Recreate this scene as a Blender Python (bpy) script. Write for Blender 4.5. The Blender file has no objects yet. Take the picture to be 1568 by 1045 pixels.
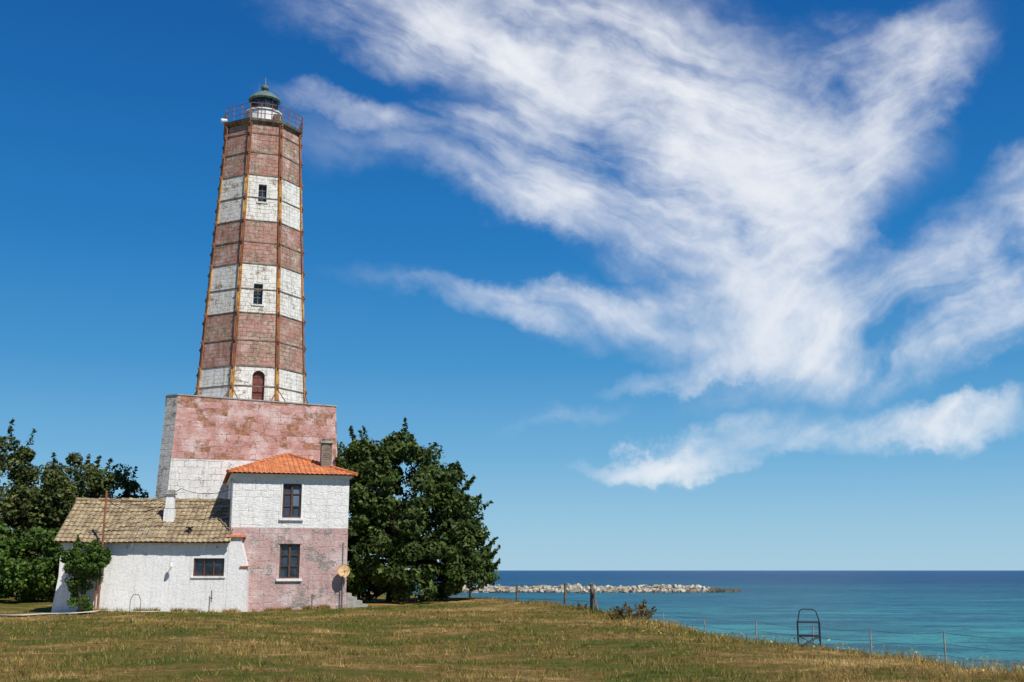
import bpy, math, random
import numpy as np
from mathutils import Vector, Matrix
rad = math.radians
random.seed(3)
scene = bpy.context.scene
COL = scene.collection

# ------------------------------------------------------------------ helpers
class MB:
    def __init__(s): s.v=[]; s.f=[]; s.m=[]; s.uv={}
    def vert(s,p): s.v.append(tuple(p)); return len(s.v)-1
    def face(s,pts,m=0,uv=None):
        ids=[s.vert(p) for p in pts]; s.f.append(ids); s.m.append(m)
        if uv: s.uv[len(s.f)-1]=uv
    def box(s,x0,x1,y0,y1,z0,z1,m=0,tx=0,ty=0):
        b=[(x0,y0,z0),(x1,y0,z0),(x1,y1,z0),(x0,y1,z0)]
        t=[(x0+tx,y0+ty,z1),(x1-tx,y0+ty,z1),(x1-tx,y1-ty,z1),(x0+tx,y1-ty,z1)]
        s.hexa(b,t,m)
    def hexa(s,b,t,m=0):
        s.face(b[::-1],m); s.face(t,m)
        n=len(b)
        for i in range(n):
            j=(i+1)%n; s.face([b[i],b[j],t[j],t[i]],m)
    def tube(s,p0,p1,r0,r1=None,n=6,m=0):
        r1=r0 if r1 is None else r1
        p0=Vector(p0);p1=Vector(p1);d=(p1-p0).normalized()
        a=d.orthogonal().normalized();b=d.cross(a)
        A=[p0+(a*math.cos(k*2*math.pi/n)+b*math.sin(k*2*math.pi/n))*r0 for k in range(n)]
        B=[p1+(a*math.cos(k*2*math.pi/n)+b*math.sin(k*2*math.pi/n))*r1 for k in range(n)]
        s.hexa(A,B,m)
    def rings(s,prof,n=24,m=0,c=(0,0),rot=0,cap=True):
        R=[]
        for r,z in prof:
            R.append([(c[0]+r*math.cos(rot+k*2*math.pi/n),c[1]+r*math.sin(rot+k*2*math.pi/n),z) for k in range(n)])
        for i in range(len(R)-1):
            for k in range(n):
                j=(k+1)%n
                s.face([R[i][k],R[i][j],R[i+1][j],R[i+1][k]],m)
        if cap: s.face(R[0][::-1],m); s.face(R[-1],m)
    def build(s,name,parent,mats,smooth=False):
        me=bpy.data.meshes.new(name); me.from_pydata(s.v,[],s.f)
        for m in mats: me.materials.append(m)
        uvl=me.uv_layers.new(name="UVMap")
        for i,p in enumerate(me.polygons):
            p.material_index=s.m[i]; p.use_smooth=smooth
            if i in s.uv:
                for k,li in enumerate(p.loop_indices): uvl.data[li].uv=s.uv[i][k]
            else:
                n=p.normal
                if abs(n.z)>.95: t=Vector((1,0,0));w=Vector((0,1,0))
                else:
                    t=Vector((0,0,1)).cross(n).normalized(); w=n.cross(t)
                for li in p.loop_indices:
                    co=me.vertices[me.loops[li].vertex_index].co
                    uvl.data[li].uv=(co.dot(t)+n.x*3.1,co.dot(w))
        ob=bpy.data.objects.new(name,me); COL.objects.link(ob)
        if parent: ob.parent=parent
        return ob
def empty(name,loc=(0,0,0),rz=0):
    e=bpy.data.objects.new(name,None); e.location=loc; e.rotation_euler=(0,0,rz)
    e.empty_display_size=.5; COL.objects.link(e); return e
def npmesh(name,verts,nper,parent,mat,attrs=None):
    N=len(verts)//nper
    me=bpy.data.meshes.new(name)
    me.vertices.add(len(verts)); me.vertices.foreach_set("co",verts.astype(np.float32).ravel())
    me.loops.add(N*nper); me.loops.foreach_set("vertex_index",np.arange(N*nper,dtype=np.int32))
    me.polygons.add(N); me.polygons.foreach_set("loop_start",np.arange(0,N*nper,nper,dtype=np.int32))
    me.polygons.foreach_set("loop_total",np.full(N,nper,dtype=np.int32))
    me.update(calc_edges=True)
    me.materials.append(mat)
    if attrs:
        for k,a in attrs.items():
            at=me.attributes.new(k,'FLOAT','FACE'); at.data.foreach_set("value",a.astype(np.float32))
    ob=bpy.data.objects.new(name,me); COL.objects.link(ob)
    if parent: ob.parent=parent
    return ob

class NT:
    def __init__(s,tree): s.t=tree; s.n=tree.nodes; s.l=tree.links
    def node(s,typ,props=None,**ins):
        nd=s.n.new(typ)
        for k,v in (props or {}).items(): setattr(nd,k,v)
        for k,v in ins.items():
            key=int(k[1:]) if k[0]=='i' and k[1:].isdigit() else k.replace('_',' ')
            s.set(nd.inputs[key],v)
        return nd
    def set(s,sock,v):
        if isinstance(v,bpy.types.NodeSocket): s.l.new(v,sock)
        elif isinstance(v,bpy.types.Node): s.l.new(v.outputs[0],sock)
        else:
            if sock.type=='RGBA' and len(v)==3: v=(*v,1)
            sock.default_value=v
    def math(s,op,a,b=0,c=0,clamp=False):
        return s.node('ShaderNodeMath',{'operation':op,'use_clamp':clamp},i0=a,i1=b,i2=c).outputs[0]
    def mix(s,f,a,b,blend='MIX'):
        nd=s.n.new('ShaderNodeMix'); nd.data_type='RGBA'; nd.blend_type=blend
        s.set(nd.inputs[0],f); s.set(nd.inputs[6],a); s.set(nd.inputs[7],b); return nd.outputs[2]
    def noise(s,vec,scale,detail=4,rough=.55,dist=0,out=0):
        nd=s.node('ShaderNodeTexNoise',None,Scale=float(scale),Detail=float(detail),Roughness=rough,Distortion=float(dist))
        if vec is not None: s.set(nd.inputs['Vector'],vec)
        return nd.outputs[out]
    def ramp(s,v,a,b,lo=0.,hi=1.,smooth=True):
        nd=s.node('ShaderNodeMapRange',{'interpolation_type':'SMOOTHSTEP' if smooth else 'LINEAR'})
        s.set(nd.inputs[0],v)
        for i,x in zip((1,2,3,4),(a,b,lo,hi)): s.set(nd.inputs[i],float(x))
        return nd.outputs[0]
    def mapping(s,vec,loc=(0,0,0),rot=(0,0,0),sc=(1,1,1),typ='POINT'):
        return s.node('ShaderNodeMapping',{'vector_type':typ},Vector=vec,Location=loc,Rotation=rot,Scale=sc).outputs[0]
def newmat(name):
    m=bpy.data.materials.new(name); m.use_nodes=True; m.node_tree.nodes.clear()
    nt=NT(m.node_tree); out=nt.n.new('ShaderNodeOutputMaterial')
    bs=nt.n.new('ShaderNodeBsdfPrincipled'); nt.l.new(bs.outputs[0],out.inputs[0])
    return m,nt,bs
def simple(name,col,rough=.7,metal=0,var=.25,scale=6,bump=.0,col2=None):
    m,nt,bs=newmat(name)
    tc=nt.n.new('ShaderNodeTexCoord').outputs['Object']
    n=nt.noise(tc,scale,5,.6)
    c2=col2 or tuple(c*(1-var) for c in col)
    c=nt.mix(nt.ramp(n,.35,.65),col,c2)
    nt.set(bs.inputs['Base Color'],c); bs.inputs['Roughness'].default_value=rough; bs.inputs['Metallic'].default_value=metal
    if bump:
        b=nt.node('ShaderNodeBump',None,Strength=bump,Distance=.03,Height=nt.noise(tc,scale*4,4,.6)); nt.set(bs.inputs['Normal'],b)
    return m
def masonry(name,paint,paint2,bare,mortar,bw=.5,bh=.3,peel=(.55,.66),stain=.35,bumpd=.03,blockvar=.4,mort=.4,scale=1.0,pale=None,paleamt=(.5,.62),wobble=.09,bb=.9,seed=0.):
    """painted, weathered block masonry in metric UVs"""
    m,nt,bs=newmat(name)
    uv=nt.n.new('ShaderNodeTexCoord').outputs['UV']
    uv=nt.mapping(uv,(seed,seed*.7,0))
    wob=nt.node('ShaderNodeVectorMath',{'operation':'SCALE'},i0=nt.noise(uv,1.7,4,.65,out=1),Scale=wobble*2).outputs[0]
    uvw=nt.node('ShaderNodeVectorMath',{'operation':'ADD'},i0=uv,i1=wob).outputs[0]
    br=nt.node('ShaderNodeTexBrick',{'offset':.5,'squash':1.3,'squash_frequency':3},Vector=uvw,Color1=(0,0,0,1),Color2=(1,1,1,1),Mortar=(.5,.5,.5,1),
        Scale=1.0,Brick_Width=bw,Row_Height=bh)
    br.inputs['Mortar Size'].default_value=.022; br.inputs['Mortar Smooth'].default_value=.7; br.inputs['Bias'].default_value=0
    big=nt.noise(uv,.55*scale,4,.62); mid=nt.noise(uv,2.3*scale,5,.68); fine=nt.noise(uv,11,4,.75)
    mask=nt.ramp(nt.noise(nt.mapping(uv,(5,3,0)),1.1,4,.6),.36,.6)
    pk=nt.math('ADD',nt.math('MULTIPLY',big,.5),nt.math('MULTIPLY',mid,.5))
    pk=nt.math('ADD',pk,nt.math('MULTIPLY',nt.math('SUBTRACT',br.outputs[0],.5),blockvar*.18))
    pk=nt.math('ADD',pk,nt.math('MULTIPLY',nt.math('SUBTRACT',fine,.5),.3))
    c=nt.mix(nt.ramp(mid,.35,.65),paint,paint2)
    if pale:
        pn=nt.math('ADD',nt.math('MULTIPLY',nt.noise(nt.mapping(uv,(9,2,0)),.9,5,.7),.75),nt.math('MULTIPLY',fine,.25))
        c=nt.mix(nt.ramp(pn,paleamt[0],paleamt[1],0,.85),c,pale)
    bc=nt.mix(nt.ramp(nt.noise(uv,3.1,4,.7),.38,.62),bare,tuple(x*.5 for x in bare))
    c=nt.mix(nt.ramp(pk,peel[0],peel[1]),c,bc)
    st=nt.noise(nt.mapping(uv,sc=(3.2,.22,1)),1.6,5,.7)
    c=nt.mix(nt.math('MULTIPLY',nt.ramp(st,.47,.7),stain),c,tuple(x*.5 for x in mortar))
    c=nt.mix(nt.math('MULTIPLY',nt.math('MULTIPLY',br.outputs[1],mask),mort),c,mortar)
    c=nt.mix(nt.ramp(fine,.42,.72,0,.3),c,(.07,.06,.05))
    nt.set(bs.inputs['Base Color'],c); bs.inputs['Roughness'].default_value=.9; bs.inputs['Specular IOR Level'].default_value=.2
    h=nt.math('SUBTRACT',nt.math('ADD',nt.math('MULTIPLY',fine,.5),nt.math('MULTIPLY',mid,1.1)),nt.math('MULTIPLY',nt.math('MULTIPLY',br.outputs[1],mask),bb))
    h=nt.math('ADD',h,nt.math('MULTIPLY',br.outputs[0],.25*bb))
    h=nt.math('SUBTRACT',h,nt.ramp(pk,peel[0],peel[1],0,.6))
    b=nt.node('ShaderNodeBump',None,Strength=1.,Distance=bumpd,Height=h); nt.set(bs.inputs['Normal'],b)
    return m

# ------------------------------------------------------------------ materials
M={}
M['t_red']=masonry('tower_red_brick',(.42,.195,.15),(.53,.315,.25),(.60,.46,.33),(.26,.15,.11),.5,.25,peel=(.485,.59),stain=.5,pale=(.66,.51,.44),paleamt=(.48,.61),mort=.5,bumpd=.05,seed=2.,wobble=.11)
M['t_white']=masonry('tower_whitewash',(.88,.85,.79),(.78,.74,.67),(.46,.35,.23),(.45,.38,.28),.5,.25,peel=(.54,.65),stain=.5,mort=.3,bumpd=.045,wobble=.11)
M['b_pink']=masonry('base_pink_blocks',(.52,.255,.215),(.62,.375,.33),(.52,.25,.14),(.64,.48,.43),.66,.36,peel=(.51,.61),stain=.28,blockvar=1.1,mort=.3,pale=(.72,.56,.52),paleamt=(.47,.58),wobble=.16,bumpd=.05,bb=.6,seed=7.)
M['b_white']=masonry('base_whitewash',(.84,.82,.78),(.74,.72,.67),(.52,.47,.40),(.55,.50,.43),.66,.36,peel=(.57,.7),stain=.3,mort=.12,wobble=.13,bumpd=.05)
M['b_grey']=masonry('base_quoin_grey',(.64,.62,.58),(.52,.51,.48),(.36,.33,.30),(.3,.28,.25),.5,.36,peel=(.5,.62),stain=.35,bumpd=.06)
M['h_white']=masonry('house_whitewash',(.88,.87,.85),(.83,.81,.77),(.66,.62,.57),(.6,.57,.52),.62,.34,peel=(.59,.73),stain=.26,mort=.04,wobble=.16,bb=.3,bumpd=.05)
M['h_pink']=masonry('house_pink_plaster',(.53,.335,.31),(.61,.43,.40),(.50,.44,.40),(.45,.33,.30),.62,.34,peel=(.50,.61),stain=.36,mort=.08,pale=(.68,.56,.53),paleamt=(.48,.6),wobble=.16,bb=.3,bumpd=.05,seed=4.)
M['a_white']=masonry('annex_whitewash',(.88,.87,.85),(.84,.83,.80),(.64,.60,.53),(.70,.67,.62),.8,.4,peel=(.60,.73),stain=.28,mort=.0,wobble=.2,bb=.1,bumpd=.022)
M['rust']=simple('ochre_rusted_steel',(.60,.33,.07),.75,0,col2=(.34,.12,.035),scale=3)
M['rustdk']=simple('dark_rusted_steel',(.20,.075,.04),.8,0,col2=(.33,.13,.05),scale=2)
M['hoop']=simple('weathered_hoop',(.26,.20,.14),.8,0,col2=(.10,.06,.04),scale=2)
M['concrete']=simple('concrete',(.42,.40,.36),.9,var=.35,scale=3,bump=.5)
M['white']=simple('white_paint',(.82,.82,.80),.6,var=.12)
M['grey']=simple('grey_metal',(.25,.26,.27),.5,.4)
M['dark']=simple('dark_metal',(.035,.035,.04),.6,.2)
M['copper']=simple('verdigris_copper',(.15,.21,.175),.65,.0,col2=(.09,.13,.11),scale=4)
M['wood']=simple('brown_window_frame',(.13,.055,.03),.6,var=.4)
M['door']=simple('red_door_paint',(.22,.055,.035),.6,var=.3)
M['wooddk']=simple('weathered_post_wood',(.20,.17,.13),.9,var=.5,scale=9,bump=.5)
M['chim']=masonry('chimney_render',(.30,.24,.18),(.22,.18,.14),(.2,.12,.08),(.25,.22,.18),.3,.12,peel=(.5,.6))
M['bark']=simple('bark',(.10,.075,.05),.95,var=.5,scale=5,bump=.8)
M['dish']=simple('rusty_dish',(.66,.47,.24),.6,col2=(.42,.18,.05),scale=7)
def glass():
    m,nt,bs=newmat('dark_window_glass')
    tc=nt.n.new('ShaderNodeTexCoord').outputs['Object']
    nt.set(bs.inputs['Base Color'],nt.mix(nt.ramp(nt.noise(tc,1.3,2),.4,.6),(.012,.018,.025),(.04,.06,.085)))
    bs.inputs['Roughness'].default_value=.07; bs.inputs['IOR'].default_value=1.5
    return m
M['glass']=glass()
def tiles(name,c1,c2,c3,row,line=.5):
    m,nt,bs=newmat(name)
    uv=nt.n.new('ShaderNodeTexCoord').outputs['UV']
    cell=nt.node('ShaderNodeTexBrick',{'offset':0.},Vector=uv,Color1=(0,0,0,1),Color2=(1,1,1,1),Mortar=(0,0,0,1),Scale=1.0,Brick_Width=.26,Row_Height=row)
    cell.inputs['Mortar Size'].default_value=.012; cell.inputs['Mortar Smooth'].default_value=.3
    n=nt.noise(uv,1.6,5,.7); n2=nt.noise(uv,9,4,.7)
    c=nt.mix(cell.outputs[0],c1,c2); c=nt.mix(nt.ramp(n,.45,.6),c,c3)
    c=nt.mix(nt.ramp(n2,.47,.72,0,.6),c,(.07,.055,.035))
    c=nt.mix(nt.math('MULTIPLY',cell.outputs[1],line),c,(.05,.03,.02))
    nt.set(bs.inputs['Base Color'],c); bs.inputs['Roughness'].default_value=.9
    b=nt.node('ShaderNodeBump',None,Strength=.8,Distance=.04,Height=nt.math('SUBTRACT',n2,cell.outputs[1])); nt.set(bs.inputs['Normal'],b)
    return m
M['terra']=tiles('terracotta_tiles',(.64,.18,.05),(.78,.27,.09),(.46,.15,.065),.34)
M['oldtile']=tiles('weathered_annex_tiles',(.36,.27,.15),(.47,.37,.22),(.24,.17,.10),.33,.25)
def leafmat(name,dark,light,yellow):
    m,nt,bs=newmat(name)
    a=nt.node('ShaderNodeAttribute',{'attribute_name':'rnd'}).outputs['Fac']
    cl=nt.node('ShaderNodeAttribute',{'attribute_name':'clump'}).outputs['Fac']
    c=nt.mix(cl,dark,light); c=nt.mix(nt.ramp(a,.8,1.),c,yellow); c=nt.mix(nt.ramp(a,0,.5,.35,0),c,(.012,.02,.006))
    nt.set(bs.inputs['Base Color'],c); bs.inputs['Roughness'].default_value=.6
    bs.inputs['Specular IOR Level'].default_value=.2
    tr=nt.node('ShaderNodeBsdfTranslucent',None,Color=nt.mix(.5,c,yellow))
    mx=nt.node('ShaderNodeMixShader',None,i0=.2,i1=bs.outputs[0],i2=tr.outputs[0])
    out=[n for n in nt.n if n.type=='OUTPUT_MATERIAL'][0]; nt.l.new(mx.outputs[0],out.inputs[0])
    return m
M['leaf']=leafmat('tree_leaves',(.034,.058,.014),(.088,.135,.028),(.15,.20,.05))
M['leaf2']=leafmat('hedge_leaves',(.045,.060,.018),(.105,.14,.035),(.19,.20,.06))
M['ivy']=leafmat('ivy_leaves',(.04,.085,.015),(.09,.16,.022),(.15,.23,.04))
M['dry']=leafmat('dry_shrub_leaves',(.16,.12,.035),(.24,.18,.06),(.36,.22,.08))

# ------------------------------------------------------------------ terrain
EY=np.array([-300,-40,0,10,21,26.6,31.4,42,58,72,85,100,150,400,3000.])
EX=np.array([140,34,19,13.5,9.3,7.05,5.65,4.3,2.2,-1.8,-8,-20,-60,-220,-1500.])+.7
def wob(x,y):
    return (.05*np.sin(x*.61+y*.23)+.04*np.sin(x*.27-y*.52+1)+.025*np.sin(x*1.7+y*1.1)+.02*np.sin(2.3*y-x*1.3+2))
def height(x,y):
    x=np.asarray(x,float);y=np.asarray(y,float)
    d=x-np.interp(y,EY,EX)+.25*np.sin(y*.9)+.15*np.sin(y*2.3+1)
    drop=.27*(d+np.sqrt(d*d+.6))
    h=-.27*np.exp(-((y-54)/13.)**2)/(1+np.exp((x+4)/2.))+wob(x,y)*np.clip((np.hypot(x,y)-1)/15,.3,1)
    return np.maximum(h-drop,-9.5)
SEA=-7.0
gx=np.concatenate([[-4000,-2000,-1000,-500,-250,-150,-100,-75,-60,-50],np.arange(-44,24,.45),[26,29,33,38,45,60,90,150]])
gy=np.concatenate([[-300,-150,-80,-40,-25,-15],np.arange(-10,96,.45),[98,102,108,116,126,140,160,200,260,340,450,700,1200,3000]])
X,Y=np.meshgrid(gx,gy); Zg=height(X,Y)
nx,ny=len(gx),len(gy)
co=np.stack([X,Y,Zg],-1).reshape(-1,3)
idx=np.arange(nx*ny).reshape(ny,nx)
fc=np.stack([idx[:-1,:-1],idx[:-1,1:],idx[1:,1:],idx[1:,:-1]],-1).reshape(-1,4)
me=bpy.data.meshes.new('ground'); me.from_pydata(co.tolist(),[],fc.tolist())
for p in me.polygons: p.use_smooth=True
ground=bpy.data.objects.new('ground',me); COL.objects.link(ground)
def grasscol(nt,tc):
    a=nt.noise(nt.mapping(tc,(3,1,0)),.14,3,.6); b=nt.noise(nt.mapping(tc,sc=(.7,1.5,1)),.6,4,.65); c=nt.noise(nt.mapping(tc,sc=(1,1.8,1)),2.2,4,.75)
    f=nt.math('ADD',nt.math('MULTIPLY',a,.36),nt.math('ADD',nt.math('MULTIPLY',b,.36),nt.math('MULTIPLY',c,.28)))
    r=nt.node('ShaderNodeValToRGB',None,Fac=f); e=r.color_ramp.elements
    e[0].position=.40; e[0].color=(.075,.115,.016,1)
    e[1].position=.61; e[1].color=(.70,.49,.20,1)
    for p,cc in ((.455,(.155,.17,.028,1)),(.49,(.235,.19,.04,1)),(.515,(.30,.19,.06,1)),(.555,(.47,.31,.10,1))):
        q=e.new(p); q.color=cc
    return r.outputs[0]
m,nt,bs=newmat('dry_grass_ground')
tc=nt.n.new('ShaderNodeTexCoord').outputs['Object']
g=grasscol(nt,tc)
fn=nt.noise(tc,16,4,.8)
g=nt.mix(nt.ramp(fn,.38,.62,.55,0),g,(.08,.06,.022))
sep=nt.node('ShaderNodeSeparateXYZ',None,i0=tc)
g=nt.mix(nt.ramp(sep.outputs[2],-3,-6.8),g,(.22,.18,.13))
nt.set(bs.inputs['Base Color'],g); bs.inputs['Roughness'].default_value=1; bs.inputs['Specular IOR Level'].default_value=.1
nt.set(bs.inputs['Normal'],nt.node('ShaderNodeBump',None,Strength=1.,Distance=.12,Height=nt.math('ADD',fn,nt.noise(tc,4,3,.6))))
me.materials.append(m)

PATH=[(-20.7,54.2),(-20.5,51.8),(-22.3,48.6),(-27,45.5),(-34,43)]
def near_path(x,y,w):
    d=np.full(len(x),1e9)
    for (ax,ay),(bx,by) in zip(PATH[:-1],PATH[1:]):
        L2=(bx-ax)**2+(by-ay)**2; t=np.clip(((x-ax)*(bx-ax)+(y-ay)*(by-ay))/L2,0,1)
        d=np.minimum(d,np.hypot(x-ax-t*(bx-ax),y-ay-t*(by-ay)))
    return d<w
rng=np.random.default_rng(5)
def blades(name,x,y,h,w,mat,attrs=None):
    n=len(x); z=height(x,y)-.01
    a=rng.uniform(0,2*np.pi,n); dx=np.cos(a)*w/2; dy=np.sin(a)*w/2
    lean=rng.normal(0,.45,(n,2))*h[:,None]
    v=np.zeros((n,3,3))
    v[:,0]=np.stack([x-dx,y-dy,z],1); v[:,1]=np.stack([x+dx,y+dy,z],1)
    v[:,2]=np.stack([x+lean[:,0],y+lean[:,1],z+h],1)
    return npmesh(name,v.reshape(-1,3),3,None,mat,{'rnd':rng.uniform(0,1,n)})
m,nt,bs=newmat('grass_blades')
tc=nt.n.new('ShaderNodeTexCoord').outputs['Object']
a=nt.node('ShaderNodeAttribute',{'attribute_name':'rnd'}).outputs['Fac']
g=grasscol(nt,tc); g=nt.mix(nt.ramp(a,.0,.4,.55,0),g,(.11,.15,.02)); g=nt.mix(nt.ramp(a,.68,1,0,.5),g,(.72,.53,.24))
nt.set(bs.inputs['Base Color'],g); bs.inputs['Roughness'].default_value=.8; bs.inputs['Specular IOR Level'].default_value=.15
tr=nt.node('ShaderNodeBsdfTranslucent',None,Color=g)
mx=nt.node('ShaderNodeMixShader',None,i0=.3,i1=bs.outputs[0],i2=tr.outputs[0])
nt.l.new(mx.outputs[0],[n for n in nt.n if n.type=='OUTPUT_MATERIAL'][0].inputs[0])
# grass grows in tufts: a tuft centre each with a handful of blades
NTF=36000
ty_=12*np.exp(rng.uniform(0,1,NTF)*np.log(62/12)); xe=np.interp(ty_,EY,EX)
lo=-.62*ty_-3; tx_=lo+(xe+1.3-lo)*rng.uniform(0,1,NTF)
cl=np.sin(tx_*1.1+np.sin(ty_*.9)*2)*np.sin(ty_*1.3+np.sin(tx_*.7)*2)+rng.normal(0,.5,NTF)
k=(cl>-.35)&~((tx_<-8.2)&(ty_>55.3))&~near_path(tx_,ty_,1.5); tx_,ty_,cl=tx_[k],ty_[k],cl[k]
th_=rng.uniform(.025,.09,len(tx_))*(1+.55*np.clip(cl,0,1.5))
nb=8; xx=np.repeat(tx_,nb)+rng.normal(0,.045,len(tx_)*nb); yy=np.repeat(ty_,nb)+rng.normal(0,.045,len(tx_)*nb)
hh=np.repeat(th_,nb)*rng.uniform(.5,1.3,len(xx))
GB=m
blades('grass',xx,yy,hh,np.clip(.0008*yy,.009,.035)*rng.uniform(.7,1.4,len(xx)),m)
N=26000
yy=14*np.exp(rng.uniform(0,1,N)*np.log(76/14)); xe=np.interp(yy,EY,EX)
xx=xe+rng.normal(-.2,.75,N)
dens=(np.sin(yy*1.9)+np.sin(yy*.83+2)+np.sin(yy*4.7+1)*.7)
k=dens+rng.normal(0,.8,N)>.3; xx,yy,dens=xx[k],yy[k],dens[k]
hh=rng.uniform(.08,.24,len(xx))*(1+.25*np.clip(dens,0,2))
blades('tall_grass',xx,yy,hh,np.clip(.0006*yy,.01,.03),GB)
N=900
yy=14*np.exp(rng.uniform(0,1,N)*np.log(40/14)); xx=np.interp(yy,EY,EX)+rng.normal(-1.4,1.1,N); zz=height(xx,yy)+rng.uniform(.08,.25,N)
v=np.repeat(np.stack([xx,yy,zz],1)[:,None,:],4,1)+rng.normal(0,.015,(N,4,3))
npmesh('wild_flowers',v.reshape(-1,3),4,None,simple('yellow_petals',(.65,.50,.06),.7),{})
# weeds against the foot of the walls
N=5000
t_=rng.uniform(0,1,N); xx=np.where(t_<.6,-20.8+t_/.6*7.6,-12.8+(t_-.6)/.4*4.6); yy=np.where(t_<.6,54.75+(xx+21)*.095,56.15+(xx+13.2)*.29)-np.abs(rng.normal(.08,.12,N))
k=np.sin(xx*3.1)+np.sin(xx*7.3+1)+rng.normal(0,.6,N)>.1; xx,yy=xx[k],yy[k]
blades('wall_weeds',xx,yy,rng.uniform(.08,.28,len(xx)),np.full(len(xx),.035),GB)

def strip(name,pts,w,mat,dz=.025):
    mb=MB(); P=[]
    for i in range(len(pts)-1):
        for k in range(12):
            t=k/12; P.append(((pts[i][0]*(1-t)+pts[i+1][0]*t),(pts[i][1]*(1-t)+pts[i+1][1]*t)))
    P.append(pts[-1])
    rows=[]
    for i in range(len(P)):
        a0=P[max(i-1,0)];a1=P[min(i+1,len(P)-1)]
        a=Vector((a1[0]-a0[0],a1[1]-a0[1])).normalized(); nrm=Vector((-a.y,a.x)); r=[]
        for s in (-1,-.33,.33,1):
            ww=w*.5*(1+.12*math.sin(i*1.9+s*3)); x=P[i][0]+nrm.x*s*ww; y=P[i][1]+nrm.y*s*ww
            r.append((x,y,float(height(x,y))+dz))
        rows.append(r)
    for i in range(len(P)-1):
        for k in range(3): mb.face([rows[i][k],rows[i][k+1],rows[i+1][k+1],rows[i+1][k]][::-1])
    return mb.build(name,None,[mat])
M['path']=simple('path_concrete',(.66,.61,.53),.95,col2=(.46,.40,.30),scale=1.5,bump=.6)
strip('concrete_path',PATH,2.4,M['path'],.08)
strip('wall_apron',[(-20.6,54.35),(-16.2,54.75)],.5,M['path'],.05)

# ------------------------------------------------------------------ sea
mb=MB(); S=60000
mb.face([(-S,-S,SEA),(S,-S,SEA),(S,S,SEA),(-S,S,SEA)])
m,nt,bs=newmat('sea_water')
tc=nt.n.new('ShaderNodeTexCoord').outputs['Object']
sep=nt.node('ShaderNodeSeparateXYZ',None,i0=tc)
n1=nt.noise(nt.mapping(tc,sc=(.004,.008,1)),1,4,.6)
dist=nt.math('MULTIPLY',sep.outputs[1],nt.ramp(n1,.3,.7,.5,1.6,False))
lg=nt.math('LOGARITHM',nt.math('MAXIMUM',dist,20),10)
c=nt.mix(nt.ramp(lg,1.95,2.6,smooth=False),(.075,.42,.38),(.018,.20,.27))
c=nt.mix(nt.ramp(lg,2.5,3.1),c,(.003,.062,.19))
c=nt.mix(nt.ramp(nt.noise(nt.mapping(tc,sc=(.006,.02,1)),1,4,.65),.47,.6,0,.45),c,(.005,.09,.17))
rp=nt.noise(nt.mapping(tc,rot=(0,0,.15),sc=(.05,.085,1)),1,7,.76,.3)
c=nt.mix(nt.ramp(rp,.46,.56,0,.65),c,(.003,.075,.14))  # shading of the ripple facets painted into the water colour
nt.set(bs.inputs['Base Color'],c); bs.inputs['Roughness'].default_value=.35; bs.inputs['IOR'].default_value=1.33
bs.inputs['Specular IOR Level'].default_value=.2
nt.set(bs.inputs['Normal'],nt.node('ShaderNodeBump',None,Strength=1.,Distance=6.,Height=rp))
mb.build('sea',None,[m])

# breakwater of boulders
mb=MB(); r=random.Random(9)
for i in range(1900):
    t=r.random(); x=-22+t*107; hw=7.5*(1 if t<.93 else .6); yo=r.uniform(-hw,hw)
    top=2.7*min(1,1.5*(1-abs(yo)/hw*.9))*(.9+.1*math.sin(t*17)); 
    if t>.92: top*=.75
    z=SEA+r.uniform(-.3,top)-.3; s=r.uniform(.5,1.1); y=458+yo+t*4
    q=Matrix.Rotation(r.uniform(0,6.3),3,Vector((r.random(),r.random(),r.random()+.1)).normalized())
    c8=[Vector((sx*r.uniform(.6,1),sy*r.uniform(.6,1),sz*r.uniform(.5,.9)))*s for sx,sy,sz in ((-1,-1,-1),(1,-1,-1),(1,1,-1),(-1,1,-1),(-1,-1,1),(1,-1,1),(1,1,1),(-1,1,1))]
    c8=[q@v+Vector((x,y,z)) for v in c8]
    mb.hexa(c8[:4],c8[4:],1 if (t>.955 or z<SEA+.1) else (0 if r.random()<.8 else 2))
for i in range(60):
    x=84+r.random()*9; y=462+r.uniform(-3,3); s=r.uniform(.5,1.2)
    mb.hexa([(x-s,y-s,SEA-.5),(x+s,y-s,SEA-.5),(x+s,y+s,SEA-.5),(x-s,y+s,SEA-.5)],[(x-s*.6,y-s*.6,SEA+s*1.2),(x+s*.6,y-s*.5,SEA+s),(x+s*.5,y+s*.6,SEA+s*.9),(x-s*.6,y+s*.6,SEA+s)],1)
mb.build('breakwater',None,[simple('limestone_boulders',(.52,.47,.38),.95,var=.4,scale=.3),simple('wet_rock',(.12,.11,.08),.8,scale=.5),simple('ochre_rock',(.42,.33,.20),.95,scale=.4)])

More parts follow.
